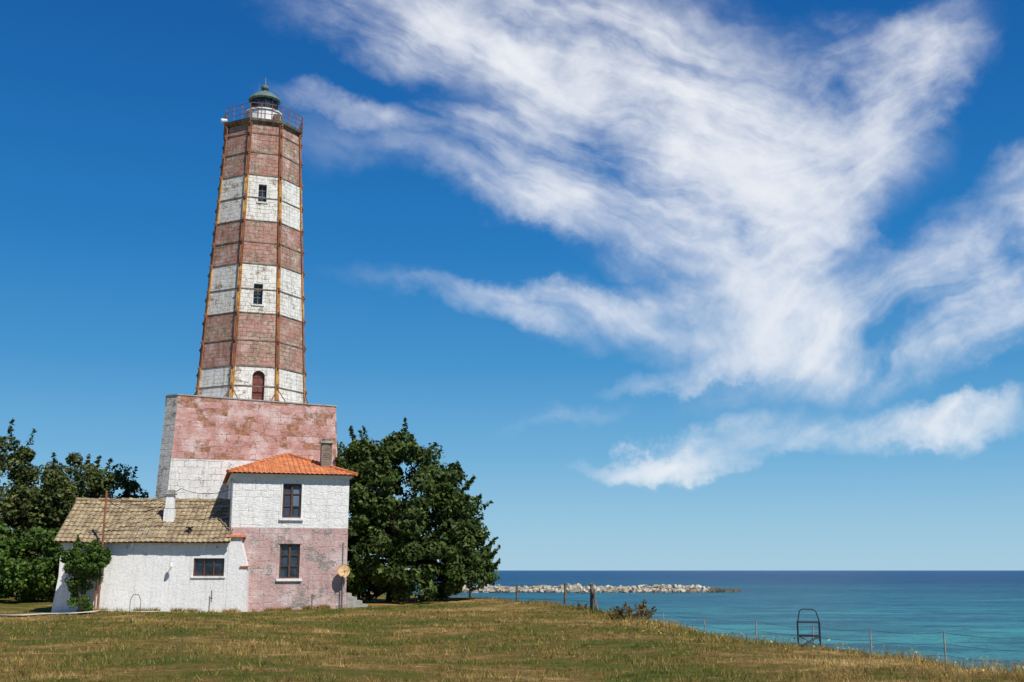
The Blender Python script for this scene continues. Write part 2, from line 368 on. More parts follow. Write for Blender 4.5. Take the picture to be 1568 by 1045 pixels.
# ------------------------------------------------------------------ lighthouse
LH=empty('lighthouse',(-16.2,68,0),rad(17.5))
ZT=29.35; ZB=11.2
def ap(z): return 3.17+(2.23-3.17)*(z-ZB)/(ZT-ZB)
BZ=[ZB,13.6,16.9,20.0,22.8,25.8,ZT]
T8=math.tan(rad(22.5))
def wall(mb,P,L,R,zs,holes,inward,matf,jm=0):
    zl=sorted(set(list(zs)+[h[2] for h in holes]+[h[3] for h in holes]))
    xs=sorted(set([h[0] for h in holes]+[h[1] for h in holes]))
    for a,b in zip(zl[:-1],zl[1:]):
        zc=(a+b)/2
        cols=[None]+xs+[None]
        for i in range(len(cols)-1):
            x0a=L(a) if cols[i] is None else cols[i]; x0b=L(b) if cols[i] is None else cols[i]
            x1a=R(a) if cols[i+1] is None else cols[i+1]; x1b=R(b) if cols[i+1] is None else cols[i+1]
            xc=(x0a+x1a)/2
            if any(h[0]-1e-6<xc<h[1]+1e-6 and h[2]<zc<h[3] for h in holes): continue
            mb.face([P(x0a,a),P(x1a,a),P(x1b,b),P(x0b,b)],matf(zc))
    for h in holes:
        c=[P(h[0],h[2]),P(h[1],h[2]),P(h[1],h[3]),P(h[0],h[3])]; d=[p+inward for p in c]
        for i in range(4):
            j=(i+1)%4; mb.face([c[j],c[i],d[i],d[j]],jm)
mb=MB()
def tmat(zc):
    for i in range(6):
        if BZ[i]<=zc<BZ[i+1]: return 1 if i%2==0 else 0
    return 0
HOLES=[(-.28,.22,24.05,25.2),(-.30,.24,17.45,18.75),(-.15,.57,11.25,13.35)]
for k in range(8):
    ang=k*math.pi/4
    Rm=Matrix.Rotation(ang,3,'Z')
    P=lambda x,z,Rm=Rm: Rm@Vector((x,-ap(z),z))
    hl=HOLES if k==0 else ([(-.3,.3,21,22.3)] if k in(3,6) else [])
    wall(mb,P,lambda z:-ap(z)*T8,lambda z:ap(z)*T8,BZ,hl,Rm@Vector((0,.35,0)),tmat,1)
mb.rings([(ap(ZT)/math.cos(rad(22.5)),ZT-.02),(ap(ZT)/math.cos(rad(22.5)),ZT)],8,0,rot=rad(22.5))
zs0=13.0
for sgn in (-1,1):
    cx=.21; rr=.36
    pts=[Vector((cx+sgn*rr,-ap(13.35)+.004,13.35)),]
    arc=[]
    for q in range(7):
        a=q/6*math.pi/2
        arc.append(Vector((cx+sgn*rr*math.cos(a),-ap(zs0+rr*math.sin(a))+.004,zs0+rr*.97*math.sin(a))))
    pts=pts+arc
    if sgn>0: pts=pts[::-1]
    mb.face(pts,1)
mb.build('tower_walls',LH,[M['t_red'],M['t_white']])
mb=MB()
for h in HOLES[:2]:
    y=-ap(h[2])+.3
    mb.box(h[0]-.02,h[1]+.02,y,y+.03,h[2]-.02,h[3]+.02,0)
    y0=y-.05; m1=(h[0]+h[1])/2
    mb.box(m1-.025,m1+.025,y0,y-.002,h[2],h[3],1)
    for t in (0,.33,.66,.94):
        z=h[2]+(h[3]-h[2])*t; mb.box(h[0],h[1],y0-.003,y-.004,z,z+.06,1)
    mb.box(h[0]-.1,h[1]+.1,-ap(h[2])-.06,-ap(h[2])+.1,h[2]-.1,h[2]-.003,2)
mb.build('tower_windows',LH,[M['glass'],M['wooddk'],M['t_white']])
mb=MB(); h=HOLES[2]; y=-ap(11.3)+.3
mb.box(h[0]-.02,h[1]+.02,y,y+.04,h[2]-.02,h[3]+.1,0)
mb.box(.19,.23,y-.03,y-.002,h[2],h[3],1)
for z in (11.9,12.5,12.95): mb.box(h[0],h[1],y-.02,y-.003,z,z+.05,1)
mb.build('tower_door',LH,[M['door'],M['wood']])
mb=MB()
def corner(k,z,off=0): 
    a=rad(-90+22.5+45*k); R=(ap(z)+off)/math.cos(rad(22.5)); return Vector((R*math.cos(a),R*math.sin(a),z))
hz=[ZB+.25,12.4,13.6,15.2,16.9,18.4,20.0,21.4,22.8,24.3,25.8,27.3,28.6,ZT-.08]
for k in range(8):
    a=rad(-90+22.5+45*k)
    for i in range(len(BZ)-1):
        z0,z1=BZ[i],BZ[i+1]-.01
        mid=0 if i%2==0 else 1
        for side in (-1,1):
            fa=a+side*rad(22.5); n=Vector((math.cos(fa),math.sin(fa),0)); t=Vector((-n.y,n.x,0))*(-side)
            q=[]
            for z in (z0,z1):
                c0=corner(k,z); q.append((c0+n*.003,c0+n*.05,c0+t*.13+n*.05,c0+t*.13+n*.003))
            mb.hexa(list(q[0]),list(q[1]),mid)
        c0,c1=corner(k,z0,.05),corner(k,z1,.05); mb.tube(c0,c1,.05,n=5,m=mid)
mb.build('corner_straps',LH,[M['rust'],M['rustdk']])
mb=MB()
for z in hz:
    for k in range(8):
        a0=corner(k,z,.03);a1=corner((k+1)%8,z,.03)
        n=((a0+a1)/2); n.z=0; n.normalize()
        q=[a0,a1,a1-n*.028,a0-n*.028]; mb.hexa([v+Vector((0,0,-.035)) for v in q],[v+Vector((0,0,.035)) for v in q],0)
        c=corner(k,z,.10); o=Vector((c.x,c.y,0)).normalized()
        mb.tube(c-o*.05,c+o*.10,.07,n=6,m=1); mb.tube(c-Vector((0,0,.16)),c+Vector((0,0,.16)),.065,n=5,m=1)
for k in (0,1,7):
    c=corner(k,12.3,.06); o=Vector((c.x,c.y,0)).normalized(); t=Vector((-o.y,o.x,0))
    for s in (-1,1): mb.tube(c,Vector((c.x,c.y,11.4))+o*.25+t*.55*s,.03,n=5,m=1)
mb.build('steel_hoops',LH,[M['hoop'],M['rustdk']])
# base block
mb=MB()
HT,HB,C=4.95,5.5,.62; ZTOP=11.4
def brow(h,z,c,sl=0):
    e=.08; w=h-.35
    pts=[(-h+c,-h),(w-e,-h),(w,-h+e),(w-.3,h-c),(w-.3-c,h),(-h+c,h),(-h,h-c),(-h,-h+c)]
    return [Vector((x,y,z-sl*(x+h)/(2*h))) for x,y in pts]
lv=[brow(HB,-.6,C),brow(HB-(HB-HT)*8.4/12,7.8,C,.05),brow(HT,ZTOP,C,.3)]
for li in range(2):
    A,B=lv[li],lv[li+1]
    for i in range(8):
        j=(i+1)%8
        mt=2 if i in (5,6,7) else (1 if li==0 else 0)
        mb.face([A[i],A[j],B[j],B[i]],mt)
mb.face(lv[2],3)
grow=lambda P,k:[Vector((p.x*k,p.y*k,p.z)) for p in P]
cp0=grow(brow(HT,ZTOP+.002,C,.3),1.008); cp1=[p+Vector((0,0,.07)) for p in cp0]
mb.hexa(cp0,cp1,3)
mb.build('base_block',LH,[M['b_pink'],M['b_white'],M['b_grey'],M['concrete']])
# gallery
mb=MB()
R8=lambda a:a/math.cos(rad(22.5))
mb.rings([(R8(2.26),ZT-.10),(R8(2.42),ZT+.05),(R8(2.46),ZT+.2)],8,0,rot=rad(22.5))
mb.build('gallery_slab',LH,[M['hoop']])
mb=MB()
for k in range(8):
    a0=rad(22.5+45*k);a1=a0+rad(45)
    p0=Vector((R8(2.42)*math.cos(a0),R8(2.42)*math.sin(a0),0));p1=Vector((R8(2.42)*math.cos(a1),R8(2.42)*math.sin(a1),0))
    for t in (0,.333,.667):
        p=p0.lerp(p1,t); mb.tube(p+Vector((0,0,ZT+.2)),p+Vector((0,0,ZT+1.2)),.024,n=5)
    for zz in (.55,.88,1.2): mb.tube(p0+Vector((0,0,ZT+zz)),p1+Vector((0,0,ZT+zz)),.022,n=5)
mb.build('gallery_railing',LH,[M['rustdk']])
mb=MB()
z0=ZT+.15
mb.rings([(1.12,z0),(1.12,30.75),(1.2,30.78),(1.2,30.86),(1.0,30.9)],16,0)
for k in range(16):
    a=k*math.pi/8; mb.tube((1.13*math.cos(a),1.13*math.sin(a),z0),(1.13*math.cos(a),1.13*math.sin(a),30.75),.03,n=5,m=1)
mb.box(.55,.95,-1.16,-.8,z0,30.5,2)
mb.build('lantern_drum',LH,[M['white'],M['grey'],M['hoop']])
mb=MB()
mb.rings([(.82,30.88),(.82,31.72)],12,0)
for k in range(12):
    a=k*math.pi/6; mb.tube((.85*math.cos(a),.85*math.sin(a),30.88),(.85*math.cos(a),.85*math.sin(a),31.74),.035,n=5,m=1)
mb.rings([(.86,31.27),(.86,31.31)],12,1)
mb.build('lantern_glazing',LH,[M['glass'],M['dark']])
mb=MB()
mb.rings([(.98,31.70),(1.04,31.76),(1.0,31.84),(.85,32.02),(.6,32.22),(.3,32.36),(.16,32.42),(.14,32.55),(.24,32.6),(.26,32.7),(.2,32.8),(.06,32.86),(.03,33.45)],16,0)
mb.tube((-.4,-.4,32.3),(-.42,-.42,32.75),.02,n=4); 
mb.build('lantern_dome',LH,[M['copper']])
mb=MB()
mb.tube((-2.35,-1.0,29.72),(-2.72,-1.12,29.62),.10,.14,n=10,m=0); mb.tube((-2.2,-.9,29.5),(-2.55,-1.05,29.6),.035,n=5,m=1)
mb.tube((-2.35,-1.02,29.5),(-2.35,-1.02,30.2),.03,n=5,m=1)
mb.build('gallery_floodlight',LH,[M['white'],M['grey']])

# ------------------------------------------------------------------ keeper's house
H=empty('keepers_house',(-13.99,56,0),rad(16))
W,DP,EZ=5.82,7.0,6.35; SPL=3.8
hh_=[(2.47,3.41,4.3,6.02),(2.44,3.44,1.3,3.0)]
mb=MB()
fm=lambda zc: 0 if zc>SPL else 1
wall(mb,lambda x,z:Vector((x,0,z)),lambda z:0,lambda z:W,[-.6,SPL,EZ],hh_,Vector((0,.22,0)),fm,2)
wall(mb,lambda x,z:Vector((W,x,z)),lambda z:0,lambda z:DP,[-.6,SPL,EZ],[],Vector((0,0,0)),fm)
wall(mb,lambda x,z:Vector((W-x,DP,z)),lambda z:0,lambda z:W,[-.6,SPL,EZ],[],Vector((0,0,0)),fm)
wall(mb,lambda x,z:Vector((0,DP-x,z)),lambda z:0,lambda z:DP,[-.6,SPL,EZ],[],Vector((0,0,0)),fm)
mb.build('house_walls',H,[M['h_white'],M['h_pink'],M['white']])
mb=MB()
mb.box(-.12,W+.12,-.12,DP+.1,EZ,EZ+.13,0)
mb.build('eaves_cornice',H,[M['white']])
mb=MB()
for i,h in enumerate(hh_):
    x0,x1,z0,z1=h; y=.19
    mb.box(x0-.02,x1+.02,y,y+.02,z0-.02,z1+.02,0)
    fr=.075
    mb.box(x0,x0+fr,y-.09,y-.003,z0,z1,1); mb.box(x1-fr,x1,y-.09,y-.003,z0,z1,1)
    mb.box(x0+fr,x1-fr,y-.088,y-.004,z0,z0+fr,1); mb.box(x0+fr,x1-fr,y-.088,y-.004,z1-fr,z1,1)
    xm=(x0+x1)/2
    mb.box(xm-.045,xm+.045,y-.10,y-.005,z0+fr,z1-fr,1)
    for t in ((.36,.68) if i==1 else (.34,.7)):
        z=z0+(z1-z0)*t; mb.box(x0+fr,x1-fr,y-.075,y-.006,z-.022,z+.022,1)
    if i==0:
        mb.box(x0+.10,xm-.06,y-.03,y-.008,z0+.1,z1-.1,3)
        mb.box(xm+.06,x1-.1,y-.025,y-.009,z0+.62,z1-.1,5)
    mb.box(x0-.13,x1+.13,-.11,.16,z0-.13,z0-.004,2)
    if i==1: mb.box(x0-.08,x1+.08,-.03,.05,z1+.004,z1+.09,4)
    if i==0:
        mb.box(x0-.07,x0-.003,-.02,.05,z0,z1+.06,2); mb.box(x1+.003,x1+.07,-.02,.05,z0,z1+.06,2); mb.box(x0-.003,x1+.003,-.018,.05,z1+.003,z1+.06,2)
mb.build('house_windows',H,[M['glass'],M['wood'],M['white'],simple('curtain',(.05,.06,.10),.9),M['h_pink'],simple('window_blind',(.12,.18,.27),.7)])
def hiproof(mb,x0,x1,y0,y1,ze,zr,mt=0,pitch=.24):
    cx,cy=(x0+x1)/2,(y0+y1)/2
    sides=[((x0,y0),(x1,y0)),((x1,y0),(x1,y1)),((x1,y1),(x0,y1)),((x0,y1),(x0,y0))]
    for (ax,ay),(bx,by) in sides:
        L=math.hypot(bx-ax,by-ay); e=Vector(((bx-ax)/L,(by-ay)/L,0)); inn=Vector((-e.y,e.x,0))
        run=(cy-y0) if abs(e.x)>.5 else (cx-x0)
        up=Vector((inn.x*run,inn.y*run,zr-ze)); S=up.length; up.normalize(); nm=e.cross(up)
        if nm.z<0: nm=-nm
        n=int(L/.04); rows=9; cols=[]
        for i in range(n+1):
            u=L*i/n; s=S*max(0,1-abs(u-L/2)/(L/2))
            cols.append([(Vector((ax,ay,ze))+e*u+up*(s*k/rows)+nm*(.045*abs(math.sin(u/pitch*math.pi))),(u,s*k/rows)) for k in range(rows+1)])
        for i in range(n):
            for k in range(rows):
                a,b,c,d=cols[i][k],cols[i+1][k],cols[i+1][k+1],cols[i][k+1]
                mb.face([a[0],b[0],c[0],d[0]],mt,[a[1],b[1],c[1],d[1]])
    for (x,y) in ((x0,y0),(x1,y0),(x1,y1),(x0,y1)):
        a=Vector((x,y,ze+.03)); b=Vector((cx,cy,zr+.03)); n=16
        for i in range(n):
            p=a.lerp(b,i/n);q=a.lerp(b,(i+1.1)/n); mb.tube(p+Vector((0,0,.02)),q,.10,.085,n=7,m=mt)
mb=MB(); hiproof(mb,-.32,W+.32,-.38,DP+.1,EZ+.14,EZ+1.45)
mb.build('tile_roof',H,[M['terra']])
mb=MB(); mb.box(4.45,5.0,1.0,1.55,6.4,8.25,0); mb.box(4.38,5.07,.93,1.62,8.252,8.36,1); mb.box(4.5,4.95,1.05,1.5,8.362,8.5,0)
mb.build('house_chimney',H,[M['chim'],M['concrete']])
mb=MB(); 
mb.tube((-.06,-.06,.5),(-.06,-.06,6.2),.04,n=8); mb.tube((5.6,-.03,3.1),(5.6,-.03,-.3),.025,n=6)
mb.build('drain_pipes',H,[M['grey']])
mb=MB()
for i in range(5):
    mb.box(W+.02,W+1.55-i*.28,1.0+i*.01,2.3-i*.01,-.4+i*.19,-.21+i*.19-.003,0)
mb.build('entrance_steps',H,[M['concrete']])
SD=empty('satellite_dish',(-8.50,57.2,1.66),rad(20))
mb=MB(); prof=[(.02,0.0),(.12,.008),(.22,.03),(.30,.06),(.32,.075)]
n=20
def dp(r,z,k): 
    a=k*2*math.pi/n; v=Vector((r*math.cos(a),-z,r*math.sin(a)*1.05)); return Matrix.Rotation(rad(-18),3,'X')@v
for i in range(len(prof)-1):
    for k in range(n):
        mb.face([dp(*prof[i],k),dp(*prof[i],k+1),dp(*prof[i+1],k+1),dp(*prof[i+1],k)])
mb.build('dish_reflector',SD,[M['dish']])
mb=MB(); mb.tube((0,.12,-1.95),(0,.12,.1),.03,n=6); mb.tube((0,.0,0),(0,.3,.05),.025,n=5); mb.tube((0,-.02,-.29),(0,-.34,-.05),.012,n=4); mb.tube((0,-.34,-.07),(0,-.34,.04),.035,n=6)
mb.build('dish_mount',SD,[M['grey']])

# ------------------------------------------------------------------ annex
A=empty('annex_outbuilding',(-21.9,54.8,0),rad(5.2))
AL=8.1; AE=3.17
mb=MB()
ah=[(6.35,7.83,1.42,2.28)]
wall(mb,lambda x,z:Vector((x-(.25 if x<.01 and z<0 else 0),0,z)),lambda z:0,lambda z:AL-.1,[-.6,AE],ah,Vector((0,.2,0)),lambda z:0,0)
for x in (0,AL-.1):
    mb.face([(x,0,-.6),(x,6,-.6),(x,6,AE),(x,2.95,5.1),(x,0,AE)] if x>0 else [(x,6,-.6),(x,0,-.6),(x,0,AE),(x,2.95,5.1),(x,6,AE)])
mb.face([(AL,6,-.6),(0,6,-.6),(0,6,AE),(AL,6,AE)])
mb.hexa([(AL-.1,-.02,-.6),(8.98,-.02,-.6),(8.98,.75,-.6),(AL-.1,.75,-.6)],[(AL-.1,-.02,1.85),(8.93,-.02,1.85),(8.93,.75,1.85),(AL-.1,.75,1.85)])
mb.hexa([(AL-.1,-.02,1.85),(8.93,-.02,1.85),(8.93,.75,1.85),(AL-.1,.75,1.85)],[(AL-.1,-.02,3.3),(8.55,-.02,3.3),(8.55,.75,3.3),(AL-.1,.75,3.3)])
mb.build('annex_walls',A,[M['a_white']])
mb=MB()
mb.box(AL-.2,8.75,-.15,.6,3.303,3.40,0,.03,.03)
mb.box(8.6,9.02,-.1,.4,1.86,1.92,0)
mb.build('buttress_tiles',A,[M['terra']])
mb=MB(); x0,x1,z0,z1=ah[0]
mb.box(x0-.02,x1+.02,.16,.18,z0-.02,z1+.02,0)
for a,b in ((x0,x0+.07),(x1-.07,x1),(x0+.48,x0+.54),(x1-.54,x1-.48)): mb.box(a,b,.08,.157,z0,z1,1)
mb.box(x0+.07,x1-.07,.085,.156,z0,z0+.06,1); mb.box(x0+.07,x1-.07,.085,.156,z1-.06,z1,1)
mb.box(x0-.08,x1+.08,-.06,.1,z0-.09,z0-.004,2)
mb.build('annex_window',A,[M['glass'],M['wood'],M['a_white']])
mb=MB()
def slope(mb,xa,xb,p0,p1,pitch,rows,mt=0):
    n=int((xb-xa)/.035); d=Vector((0,p1[0]-p0[0],p1[1]-p0[1])); S=d.length; d.normalize(); nm=Vector((1,0,0)).cross(d)
    if nm.z<0: nm=-nm
    rr=random.Random(4); off=[[rr.uniform(-.012,.016) for _ in range(rows)] for _ in range(int((xb-xa)/pitch)+2)]
    for k in range(rows):
        s0,s1=S*k/rows,S*(k+1)/rows
        for i in range(n):
            q=[];uv=[]
            for ii,ss,lift in ((i,s0,.028),(i+1,s0,.028),(i+1,s1,.0),(i,s1,.0)):
                x=xa+(xb-xa)*ii/n; o=off[int((xa+(xb-xa)*(i+.5)/n-xa)/pitch)][k]
                sag=-.09*math.sin((x-xa)/(xb-xa)*math.pi)*(.6+.4*math.sin(x*1.1))
                q.append(Vector((x,p0[0],p0[1]+sag))+d*(ss-(o if lift else 0))+nm*(lift+o+.045*abs(math.sin((x-xa)/pitch*math.pi)))); uv.append((x,ss))
            mb.face(q,mt,uv)
slope(mb,-.28,AL+.02,(-.38,AE-.12),(2.95,5.22),.25,11)
slope(mb,-.28,AL+.02,(6.3,AE-.1),(2.95,5.22),.25,11)
for i in range(22):
    x=-.3+i*.38; mb.tube((x,2.95,5.25+.02*math.sin(i*2.1)),(x+.41,2.95,5.22+.02*math.sin(i*2.1+1)),.13,.11,n=8)
mb.build('annex_roof',A,[M['oldtile']])
mb=MB(); mb.box(-.2,AL,-.3,-.24,AE-.16,AE-.07,0)
mb.tube((6.0,.35,3.3),(6.0,.35,3.75),.09,n=8,m=1); mb.box(5.85,6.15,.2,.5,3.75,3.8,1)
mb.build('eave_board_and_vent',A,[M['wood'],M['dark']])
mb=MB(); mb.box(4.5,5.05,1.15,1.65,3.6,4.75,0,.03,.03); mb.box(4.57,4.98,1.2,1.6,4.752,5.45,0,.02,.02); mb.box(4.5,5.05,1.13,1.67,5.452,5.52,1); mb.box(4.6,4.95,1.22,1.58,5.522,5.68,1)
mb.build('annex_chimney',A,[M['a_white'],M['concrete']])
mb=MB()
mb.tube((5.35,-.01,1.95),(5.35,-.35,2.05),.02,n=5); mb.tube((5.35,-.35,2.08),(5.35,-.35,1.88),.07,.11,n=8,m=1)
mb.build('wall_lamp',A,[M['grey'],M['white']])
mb=MB(); mb.tube((7.3,.0,.2),(7.3,-.01,.75),.03,n=5,m=0); mb.build('meter_pipe',A,[M['grey']])

UP=empty('utility_pole',(-19.73,54.35,0))
mb=MB(); mb.tube((0,0,-.5),(.02,0,5.5),.065,.05,n=8); mb.box(-.3,.3,-.03,.03,5.0,5.07); mb.tube((-.15,0,-.4),(-.15,0,3.2),.04,n=6)
mb.build('pole_shaft',UP,[M['rustdk']])
def cable(name,p,q,sag,parent,r=.018):
    mb=MB(); p=Vector(p);q=Vector(q); n=14
    pt=[p.lerp(q,i/n)-Vector((0,0,sag*4*(i/n)*(1-i/n))) for i in range(n+1)]
    for i in range(n): mb.tube(pt[i],pt[i+1],r,n=4)
    mb.build(name,parent,[M['dark']])
cable('cable_a',(0,0,5.3),(2.4,4.2,5.9),.5,UP); cable('cable_b',(0,0,5.1),(2.5,3.0,5.4),.7,UP); cable('cable_c',(2.4,4.2,5.9),(4.9,5.2,6.0),.3,UP); cable('cable_d',(0,0,5.2),(5.7,2.6,5.3),.55,UP)

GP=empty('garden_hoop',(-17.9,54.2,float(height(-17.9,54.2))))
mb=MB(); pts=[(-.25,0,0),(-.25,0,.6),(-.12,0,.85),(.12,0,.85),(.25,0,.6),(.25,0,0)]
for a,b in zip(pts[:-1],pts[1:]): mb.tube(a,b,.018,n=5)
mb.build('hoop_tube',GP,[M['grey']])
for (x,y,hh0) in ((-14.6,55.0,.75),(-9.9,56.4,.7)):
    e=empty('water_standpipe',(x,y,float(height(x,y)))); mb=MB(); mb.tube((0,0,-.1),(0,0,hh0),.03,n=6); mb.tube((0,0,hh0-.03),(.16,-.05,hh0-.06),.022,n=5); mb.box(-.06,.06,-.02,.02,hh0,hh0+.03); mb.build('pipe',e,[M['wooddk']])

# ------------------------------------------------------------------ fence along the brink
FN=empty('wooden_post_fence',(0,0,0))
mb=MB(); tops=[]
for (x,y,zt,r_) in ((.25,62,.95,.07),(2.5,54,1.10,.08),(3.5,50.3,1.12,.09),(-2.5,67,.9,.06)):
    zb=float(height(x,y))-.4; mb.tube((x,y,zb),(x+.03,y,zt),r_,r_*.85,n=7); tops.append(Vector((x,y,zt)))
mb.tube((3.5,50.3,1.0),(3.95,49.6,-.8),.05,n=6); mb.tube((3.62,50.0,.9),(3.66,50,-.6),.05,n=6)
mb.build('posts',FN,[M['wooddk']])
mb=MB()
ordr=[tops[3],tops[0],tops[1],tops[2]]
for a,b in zip(ordr[:-1],ordr[1:]):
    for dz in (.05,.4,.75): mb.tube(a-Vector((0,0,dz)),b-Vector((0,0,dz+.04)),.013,n=4)
mb.build('wires',FN,[M['grey']])
WF=empty('wire_fence',(0,0,0))
mb=MB(); tp=[]
for (x,y,zt) in ((3.5,50.3,.4),(4.9,37,.38),(5.55,33,.38),(6.5,30.5,.4),(7.3,27.8,.40),(7.97,25.5,.43),(8.85,23.5,.48),(9.9,21,.5),(12,16,.5)):
    zb=float(height(x,y))-.3; mb.tube((x,y,zb),(x,y,zt),.017,n=5); tp.append(Vector((x,y,zt)))
mb.build('steel_posts',WF,[simple('galvanised_post',(.40,.36,.30),.6)])
mb=MB()
for a,b in zip(tp[:-1],tp[1:]):
    for dz in (.03,.25,.48):
        n=8; pt=[a.lerp(b,i/n)-Vector((0,0,dz+.05*4*(i/n)*(1-i/n))) for i in range(n+1)]
        for i in range(n): mb.tube(pt[i],pt[i+1],.005,n=3)
mb.build('strands',WF,[M['grey']])
CF=empty('metal_chair_frame',(7.0,27,0),rad(-12))
zb=float(height(7.0,27))-.25; mb=MB()
def bar(p,q,r=.013): mb.tube(p,q,r,n=6,m=0)
for y in (0,.42):
    bar((-.25,y,zb),(-.25,y,.50)); bar((.25,y,zb),(.25,y,.50)); bar((-.25,y,.50),(.25,y,.50),.016)
    bar((-.25,y,.18),(.25,y,.18)); bar((-.25,y,-.1),(.25,y,.18),.01); bar((.25,y,-.1),(-.25,y,.18),.01)
bar((-.25,0,.5),(-.20,0,.76)); bar((-.20,0,.76),(-.14,0,.80)); bar((-.14,0,.80),(.10,0,.80)); bar((.10,0,.80),(.17,0,.76)); bar((.17,0,.76),(.25,0,.5))
for x in (-.25,.25): bar((x,0,.5),(x,.42,.5)); bar((x,0,.18),(x,.42,.18))
mb.box(-.24,.24,.03,.40,.49,.51,0)
mb.build('frame_tubes',CF,[M['dark']])

# ------------------------------------------------------------------ trees
def leaves(name,parent,ells,nclump,per,crad,lsize,seed,mat,shell=.72,up=0.,shoots=0):
    g=np.random.default_rng(seed); E=np.array(ells,float)
    vol=E[:,3]*E[:,4]*E[:,5]; pr=vol**.8; pr/=pr.sum()
    cs=[]
    while len(cs)<nclump:
        e=E[g.choice(len(E),p=pr)]; d=g.normal(size=3); d/=np.linalg.norm(d)
        rr=shell+(1-shell)*g.uniform()**.7 if g.uniform()<.8 else g.uniform(.2,.8)
        c=e[:3]+d*e[3:6]*rr
        if c[2]<(.25 if e[2]>.6 else .03): continue
        ins=(((c-E[:,:3])/E[:,3:6])**2).sum(1).min()
        if ins<.3 and g.uniform()<.7: continue
        cs.append(c)
    cs=np.array(cs); n=len(cs)
    R=crad*g.uniform(.6,1.3,n)
    cnt=(per*g.uniform(.6,1.4,n)).astype(int)
    ci=np.repeat(np.arange(n),cnt); Nn=len(ci)
    d=g.normal(size=(Nn,3)); d/=np.linalg.norm(d,axis=1)[:,None]
    rr=g.uniform(.25,1,Nn)**.5
    pos=cs[ci]+d*(R[ci]*rr)[:,None]*np.array([1.1,1.1,.8])
    if shoots:
        k=g.choice(n,shoots); 
        base=cs[k]; ctr=E[:,:3].mean(0); o=base-ctr; o/=np.linalg.norm(o,axis=1)[:,None]; o[:,2]=np.abs(o[:,2])+.6; o/=np.linalg.norm(o,axis=1)[:,None]
        L=g.uniform(.7,1.6,shoots)*crad*1.5; m_=45
        t=g.uniform(.3,1,(shoots,m_)); p2=base[:,None,:]+o[:,None,:]*(t*L[:,None])[:,:,None]+g.normal(0,.14*crad*1.2,(shoots,m_,3))*(1.25-t)[:,:,None]
        pos=np.concatenate([pos,p2.reshape(-1,3)]); d=np.concatenate([d,np.repeat(o,m_,0)]); ci=np.concatenate([ci,np.repeat(k,m_)])
        Nn=len(pos)
    nrm=d*.8+g.normal(0,.6,(Nn,3))+np.array([0,0,.35]); nrm/=np.linalg.norm(nrm,axis=1)[:,None]
    t=np.cross(nrm,g.normal(size=(Nn,3))); t/=np.linalg.norm(t,axis=1)[:,None]; b=np.cross(nrm,t)
    s=lsize*g.uniform(.6,1.3,Nn)[:,None]
    v=np.stack([pos-t*s*.5,pos-b*s*.3+nrm*s*.08,pos+t*s*.55,pos+b*s*.3+nrm*s*.08],1)
    clump=np.clip(g.uniform(0,1,n)[ci]*.8+g.uniform(0,.2,Nn),0,1)
    npmesh(name,v.reshape(-1,3),4,parent,mat,{'rnd':g.uniform(0,1,Nn),'clump':clump})
    return cs
def limbs(name,parent,cs,roots,th,r0,seed,nb=26):
    rr=random.Random(seed); mb=MB()
    for rx,ry in roots:
        p=Vector((rx,ry,-.3)); q=Vector((rx+rr.uniform(-.3,.3)*min(1,th),ry+rr.uniform(-.3,.3)*min(1,th),th))
        mb.tube(p,p.lerp(q,.5)+Vector((.08,0,0)),r0*1.25,r0,n=9); mb.tube(p.lerp(q,.5)+Vector((.08,0,0)),q,r0,r0*.8,n=9)
        for i in range(nb//len(roots)):
            c=Vector(cs[rr.randrange(len(cs))]); k=min(1,th/2); m1=q.lerp(c,.5)+Vector((rr.uniform(-.4,.4),rr.uniform(-.4,.4),rr.uniform(.0,.5)))*k
            mb.tube(q,m1,r0*.5,r0*.28,n=6); mb.tube(m1,c,r0*.28,r0*.08,n=5)
    mb.build(name,parent,[M['bark']])
def tree(name,loc,ells,nclump,per,crad,lsize,seed,mat,th=2.,r0=.22,roots=((0,0),),shoots=60,**k):
    e=empty(name,loc); cs=leaves('foliage',e,ells,nclump,per,crad,lsize,seed,mat,shoots=shoots,**k); limbs('trunk_and_limbs',e,cs,roots,th,r0,seed); return e
tree('leafy_tree',(-6.2,67.5,0),[(-.6,0,6.6,3.0,3.0,3.0),(-3.2,-.5,6.2,2.4,2.6,3.1),(1.5,0,5.0,2.4,2.6,2.9),(-.3,-.6,3.2,4.1,3.4,3.0),(2.6,-.3,3.0,2.0,2.2,2.5),(3.4,0,1.7,1.5,1.8,1.5),(-3.4,-1,2.6,2.4,2.4,2.5),(-.9,.5,8.5,1.2,1.4,1.4),(-.2,-1.2,1.2,4.6,2.6,1.1),(-3.4,0,8.2,1.0,1.2,1.2)],
     400,145,.62,.28,11,M['leaf'],th=2.2,r0=.26,roots=((-1,0),(1.2,.3)),shoots=230)
tree('leafy_tree',(-35.5,76,0),[(0,0,7,3.2,3,3.6),(1.6,0,4,3.4,3,3.2),(-2,0,5,3,3,4)],180,150,.78,.3,21,M['leaf2'],th=3,shoots=70)
tree('leafy_tree',(-30.6,77,0),[(0,0,6.4,2.8,2.6,3.0),(1.4,0,4.2,2.6,2.5,2.9),(-1,0,3,2.8,2.6,2.4)],160,150,.78,.3,23,M['leaf2'],th=3,shoots=60)
tree('leafy_tree',(-27.3,78,0),[(0,0,6.4,1.3,1.4,2.4),(-.6,0,3.6,1.8,1.6,2.6)],70,130,.6,.26,25,M['leaf2'],th=3,r0=.15,shoots=50)
